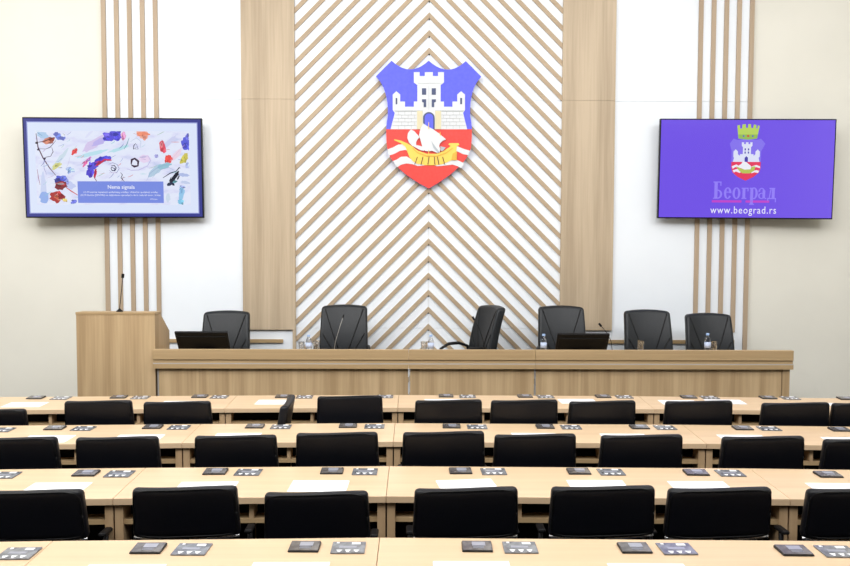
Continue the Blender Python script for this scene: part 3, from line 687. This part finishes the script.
# ================================================================== THE RAISED COUNTER
YD, ZD, ZT = 7.92, 1.05, .965
xs = [at(152.5, 350, YD).x, at(408.6, 350, YD).x, at(535.5, 350, YD).x, at(794, 351, YD).x]
nm = ['left', 'short middle', 'right']
for i in range(3):
    x0, x1 = xs[i]+.001, xs[i+1]-.001; xm = (x0+x1)/2
    root = tag(empty('stage_counter', (xm, YD+.35, PZ)), 'light oak %s section of the long counter on the stage' % nm[i], 'counter', 'sections of the stage counter')
    def part(name, m, bxs, bev=0):
        b = MB()
        for (a, c, y0, y1, z0, z1) in bxs: b.box(a-xm, c-xm, y0-(YD+.35), y1-(YD+.35), z0-PZ, z1-PZ)
        return b.build(name, m, root, bev, 1)
    part('front_ledge', M['oak_h'], [(x0, x1, YD, YD+.06, ZD-.094, ZD)], .0015)
    part('recessed_rail', M['oak_h'], [(x0, x1, YD+.014, YD+.06, ZD-.127, ZD-.094)])
    part('metal_strip', M['alu'], [(x0, x1, YD+.006, YD+.05, ZD-.137, ZD-.127)])
    part('lower_rail', M['oak_h'], [(x0, x1, YD, YD+.06, ZD-.178, ZD-.137)])
    e1 = .075 if i == 2 else 0; e0 = .03 if i == 0 else 0
    part('front_panel', M['oak_v'], [(x0+e0+.012, x1-e1-.004-(.012 if i == 2 else 0), YD+.045, YD+.065, PZ, ZD-.178)])
    if i == 0: part('metal_edge', M['alu'], [(x0+e0, x0+e0+.01, YD+.04, YD+.065, PZ, ZD-.178)])
    if i > 0: part('metal_edge', M['alu'], [(x0, x0+.008, YD+.043, YD+.065, PZ, ZD-.178)])
    part('worktop', M['oak_h'], [(x0+(.035 if i == 0 else 0), x1, YD+.06, YD+.5, ZT-.025, ZT)])
    if i == 2: part('side_panel', M['oak_v'], [(x1-e1-.01, x1-.018, YD+.035, YD+.49, PZ, ZT-.025)])
    if i == 0: part('side_panel', M['oak_v'], [(x0+.04, x0+.065, YD+.09, YD+.49, PZ, ZT-.025)])

# ================================================================== LECTERN
YLc = 7.985
lx0, lx1 = at(76.3, 330, YLc).x, at(154.8, 330, YLc).x
ltz = at(115, 312.3, YLc).z
lect = tag(empty('lectern', ((lx0+lx1)/2, YLc+.2, PZ)), 'tall light oak lectern at the left end of the stage counter', 'lectern')
lw = (lx1-lx0)/2; h = ltz-PZ
def lp(name, mb, m, bev=0): return mb.build(name, m, lect, bev, 1)
lp('front_panel', MB().box(-lw, lw, -.2, -.178, 0, h-.024), M['oak_v'])
prof = [(-.177,0),(.27,0),(.27,h-.215),(-.02,h-.026),(-.177,h-.026)]
for s in (-1, 1): lp('side_panel', MB().prism_x(prof, s*lw-(.022 if s > 0 else 0), s*lw+(.022 if s < 0 else 0)), M['oak_v'])
lp('top_ledge', MB().box(-lw-.004, lw+.004, -.204, -.02, h-.0235, h), M['oak_h'], .0015)
T = Matrix.Translation((0, 0, 0))
lp('reading_desk', MB().prism_x([(-.02,h-.045),(.262,h-.228),(.262,h-.21),(-.02,h-.027)], -lw+.023, lw-.023), M['oak_h'])
lp('shelf', MB().box(-lw+.023, lw-.023, -.17, .25, .45, .47), M['oak_h'])

def goose(name, pts, base, label, headr=.011, silver=False, by=None):
    root = tag(empty(name, base), label, 'microphone'); B = Vector(base)
    MB().lathe([(.03,0),(.03,.008),(.012,.022),(.009,.03)], n=16).build('base', M['plastic'], root, 0, 2, True)
    pts = [Vector(p)-B for p in pts]
    st_ = [Vector((0,0,.02))]+pts
    MB().tube(st_, .0022 if silver else .0036, 6).build('gooseneck', M['alu'] if silver else M['plastic'], root, 0, 2, True)
    d = (pts[-1]-pts[-2]).normalized(); e = pts[-1]
    MB().tube([e-d*.018, e-d*.012, e, e+d*.016, e+d*.022], headr, 10).build('capsule', M['plastic'], root, .003)
    return root
Yl = YLc+.08
goose('gooseneck_microphone', [at(119.8,307,Yl), at(121.3,292,Yl), at(122.8,276,Yl)], (at(119.6,312,Yl).x, Yl, ltz+.0005), 'thin black gooseneck microphone standing on the lectern top', .013)
def ctr(px, Y): return (at(px, 349, Y).x, Y, ZT+.0005)
Yg = 8.2
goose('gooseneck_microphone', [at(335.3,342,Yg), at(339.5,328,Yg), at(343.2,316.5,Yg)], ctr(333.8, Yg), 'thin silver gooseneck microphone in front of the second stage chair from the left', .006, True)
goose('gooseneck_microphone', [at(483,340,Yg), at(479,328,Yg), at(473.6,318.5,Yg)], ctr(485.5, Yg), 'thin gooseneck microphone in front of the sideways stage chair', .011)
goose('gooseneck_microphone', [at(611,341,Yg+.15), at(607,333,Yg+.15), at(600.3,325,Yg+.15)], ctr(612.5, Yg+.15), 'thin black gooseneck microphone behind the right computer monitor', .011)

# ================================================================== STAGE CHAIRS
def make_exec():
    root = empty('executive_chair')
    H = .66; W0 = .25
    def warp(p):
        x, y, z = p; t = (z+H/2)/H           # 0 bottom .. 1 top
        wd = 1 - .05*max(0, t-.45)/.55 - .12*max(0, .3-t)/.3
        y += .55*x*x - .0                    # wings forward (towards -y the sitter side)
        y = y - 2*.55*x*x
        return (x*wd, y + .13*t + .19 - .03*sin(pi*t), z + .80 + (.018*(1-(x/W0)**2) if t > .5 else 0)*((t-.5)*2))
    br = MB().grid(14, 14, W0, .05, H/2, warp).build('backrest', M['leather2'], root, .042, 5, True)
    b = MB()
    for s in (-1, 1):
        for (xa, za, xb, zb) in ((.208, -.03, .055, -.43), (.222, -.27, .11, -.45), (.055,-.43,.05,-.6)):
            pts = []
            for i in range(9):
                t = i/8; v = warp(Vector((s*(xa+(xb-xa)*t), -.05, H/2+za+(zb-za)*t))); pts.append((v[0], v[1]-.0005, v[2]))
            b.tube(pts, .006, 5)
    b.build('seam', M['seam'], br, 0, 2, True)
    MB().grid(8, 8, .25, .055, .24, lambda p: (p.x, p.z-.03, .47+p.y+.012*cos(p.x*6))).build('seat', M['leather2'], root, .03, 4, True)
    for s in (-1, 1):
        b = MB().tube([(s*.27,.13,.42),(s*.268,.16,.58),(s*.268,.13,.70),(s*.268,.03,.735),(s*.268,-.09,.73),(s*.268,-.18,.68),(s*.268,-.17,.56),(s*.25,-.05,.43)], .017, 8)
        b.build('armrest', M['plastic'], root, 0, 2, True)
    MB().tube([(0,0,.1),(0,0,.42)], .028, 10).build('gas_column', M['plastic'], root, 0, 2, True)
    b = MB()
    for i in range(5):
        a = 2*pi*i/5+.3; b.tube([(0,0,.12),(.31*cos(a),.31*sin(a),.08)], .028, 7, .016)
    b.build('star_base', M['plastic'], root, 0, 2, True)
    for i in range(5):
        a = 2*pi*i/5+.3; c = Vector((.31*cos(a),.31*sin(a),.03)); d = Vector((-sin(a),cos(a),0))*.022
        MB().tube([c-d, c+d], .0285, 10).build('caster', M['plastic'], root)
    return root
ex0 = make_exec()
TOPZ = .80+.33+.018
for i, (a, c, y, rz, lab) in enumerate((
        (203.8, 249.5, 311, 2, 'charcoal leather executive chair behind the left monitor, nearest the lectern'),
        (320.5, 367.5, 305, 0, 'charcoal leather executive chair before the chevron wall, left of the sideways one'),
        (474, 502, 305.3, -68, 'charcoal leather executive chair turned sideways, its armrest showing'),
        (538.3, 585.5, 306, 0, 'charcoal leather executive chair behind the right monitor'),
        (624.5, 672, 310, 0, 'charcoal leather executive chair with only a tumbler before it, second from right'),
        (686, 733.3, 313.5, 0, 'charcoal leather executive chair behind a bottle and tumbler, rightmost on the stage'))):
    o = ex0 if i == 0 else copy_tree(ex0)
    Yc = 8.83 if abs(rz) < 10 else 8.85
    p = at((a+c)/2, y, Yc+.02)
    o.location = (p.x, Yc-.2, PZ); o.rotation_euler = (0, 0, radians(rz))
    if abs(rz) > 10:
        o.location = (p.x+.24*sin(radians(rz)), 8.78, PZ)
    dz = p.z-PZ-TOPZ
    for k_ in kids(o):
        if k_.name.split('.')[0] in ('backrest', 'seat', 'armrest'): k_.location.z = dz
    tag(o, lab, 'chair', 'executive chairs on the stage')

# ================================================================== MONITORS, BOTTLES, TUMBLERS
def monitor(xl, xr, yt, label, skew=0):
    Ym = 8.17; p0 = at(xl, yt, Ym); p1 = at(xr, yt, Ym); W = p1.x-p0.x; xm = (p0.x+p1.x)/2
    root = tag(empty('computer_monitor', (xm+skew, Ym+.14, ZT+.0005)), label, 'monitor', 'black monitors on the counter')
    root.rotation_euler = (0, 0, 0)
    zt = p0.z-ZT; tl_ = radians(38)
    T = Matrix.Translation((-skew, -.14, zt)) @ Matrix.Rotation(tl_, 4, 'X')     # top edge towards the hall, screen up towards the seat
    hs = .24
    c = MB().box(-W/2, W/2, 0, .022, -hs, 0, T).build('casing', M['plastic'], root, .004)
    MB().box(-W/2+.02, W/2-.02, -.006, .001, -hs+.03, -.05, T).build('rear_cover', M['gloss'], root, .004)
    MB().box(-W/2+.012, W/2-.012, .0215, .0235, -hs+.015, -.012, T).build('screen', M['gloss'], root)
    MB().box(-.1, .1, -.05, .13, 0, .012).build('foot', M['plastic'], root, .003)
    q = T @ Vector((0, .004, -.19))
    MB().tube([(0, .04, .01), tuple(q)], .014, 8).build('stand', M['plastic'], root)
    return root
monitor(174.2, 227.2, 332.6, 'flat black computer monitor beside the lectern at the counter left end')
monitor(557.5, 610, 334.5, 'flat black computer monitor on the counter before the right oak pillar')

def bottle(px, yt, Y, label):
    x = at(px, 349, Y).x
    root = tag(empty('water_bottle', (x, Y, ZT+.0005)), label, 'bottle', 'water bottles on the counter')
    hh = at(px, yt, Y).z-ZT; k_ = hh/.215
    MB().lathe([(r*1.0, z*k_) for r, z in ((.028,0),(.031,.006),(.031,.04),(.029,.05),(.031,.06),(.031,.135),(.026,.155),(.014,.182),(.0125,.198))], n=20).build('body', M['bottle'], root, 0, 2, True)
    MB().lathe([(.0316,.07*k_),(.0316,.125*k_)], n=20).build('label', M['bot_label'], root, 0, 2, True)
    MB().lathe([(.0155,.195*k_),(.0155,.213*k_),(.013,.215*k_)], n=16).build('cap', M['bot_cap'], root)
    return root
def tumbler(px, yt, Y, label):
    x = at(px, 349, Y).x; hh = at(px, yt, Y).z-ZT
    root = tag(MB().lathe([(.027,0),(.034,hh),(.0315,hh),(.025,.012),(.001,.012)], n=20).build('drinking_glass', M['glass'], None, 0, 2, True), label, 'glass', 'tumblers on the counter')
    root.location = (x, Y, ZT+.0005)
bottle(308.7, 334.8, 8.3, 'clear water bottle with pale blue label left of the lone middle chair')
bottle(430.8, 334.8, 8.3, 'clear water bottle under the lowest chevron at the wall centre')
bottle(543.6, 334.0, 8.3, 'clear water bottle left of the right monitor')
bottle(707.5, 333.2, 8.3, 'clear water bottle before the rightmost stage chair')
tumbler(316.5, 340.5, 8.33, 'upright clear tumbler right of the leftmost water bottle')
tumbler(301.5, 341.5, 8.42, 'upright clear tumbler left of the leftmost water bottle')
tumbler(424, 341.5, 8.33, 'upright clear tumbler left of the centre water bottle')
tumbler(640.5, 340.8, 8.33, 'clear tumbler standing alone before the second chair from right')
tumbler(713.8, 341.6, 8.36, 'clear tumbler right of the rightmost water bottle')
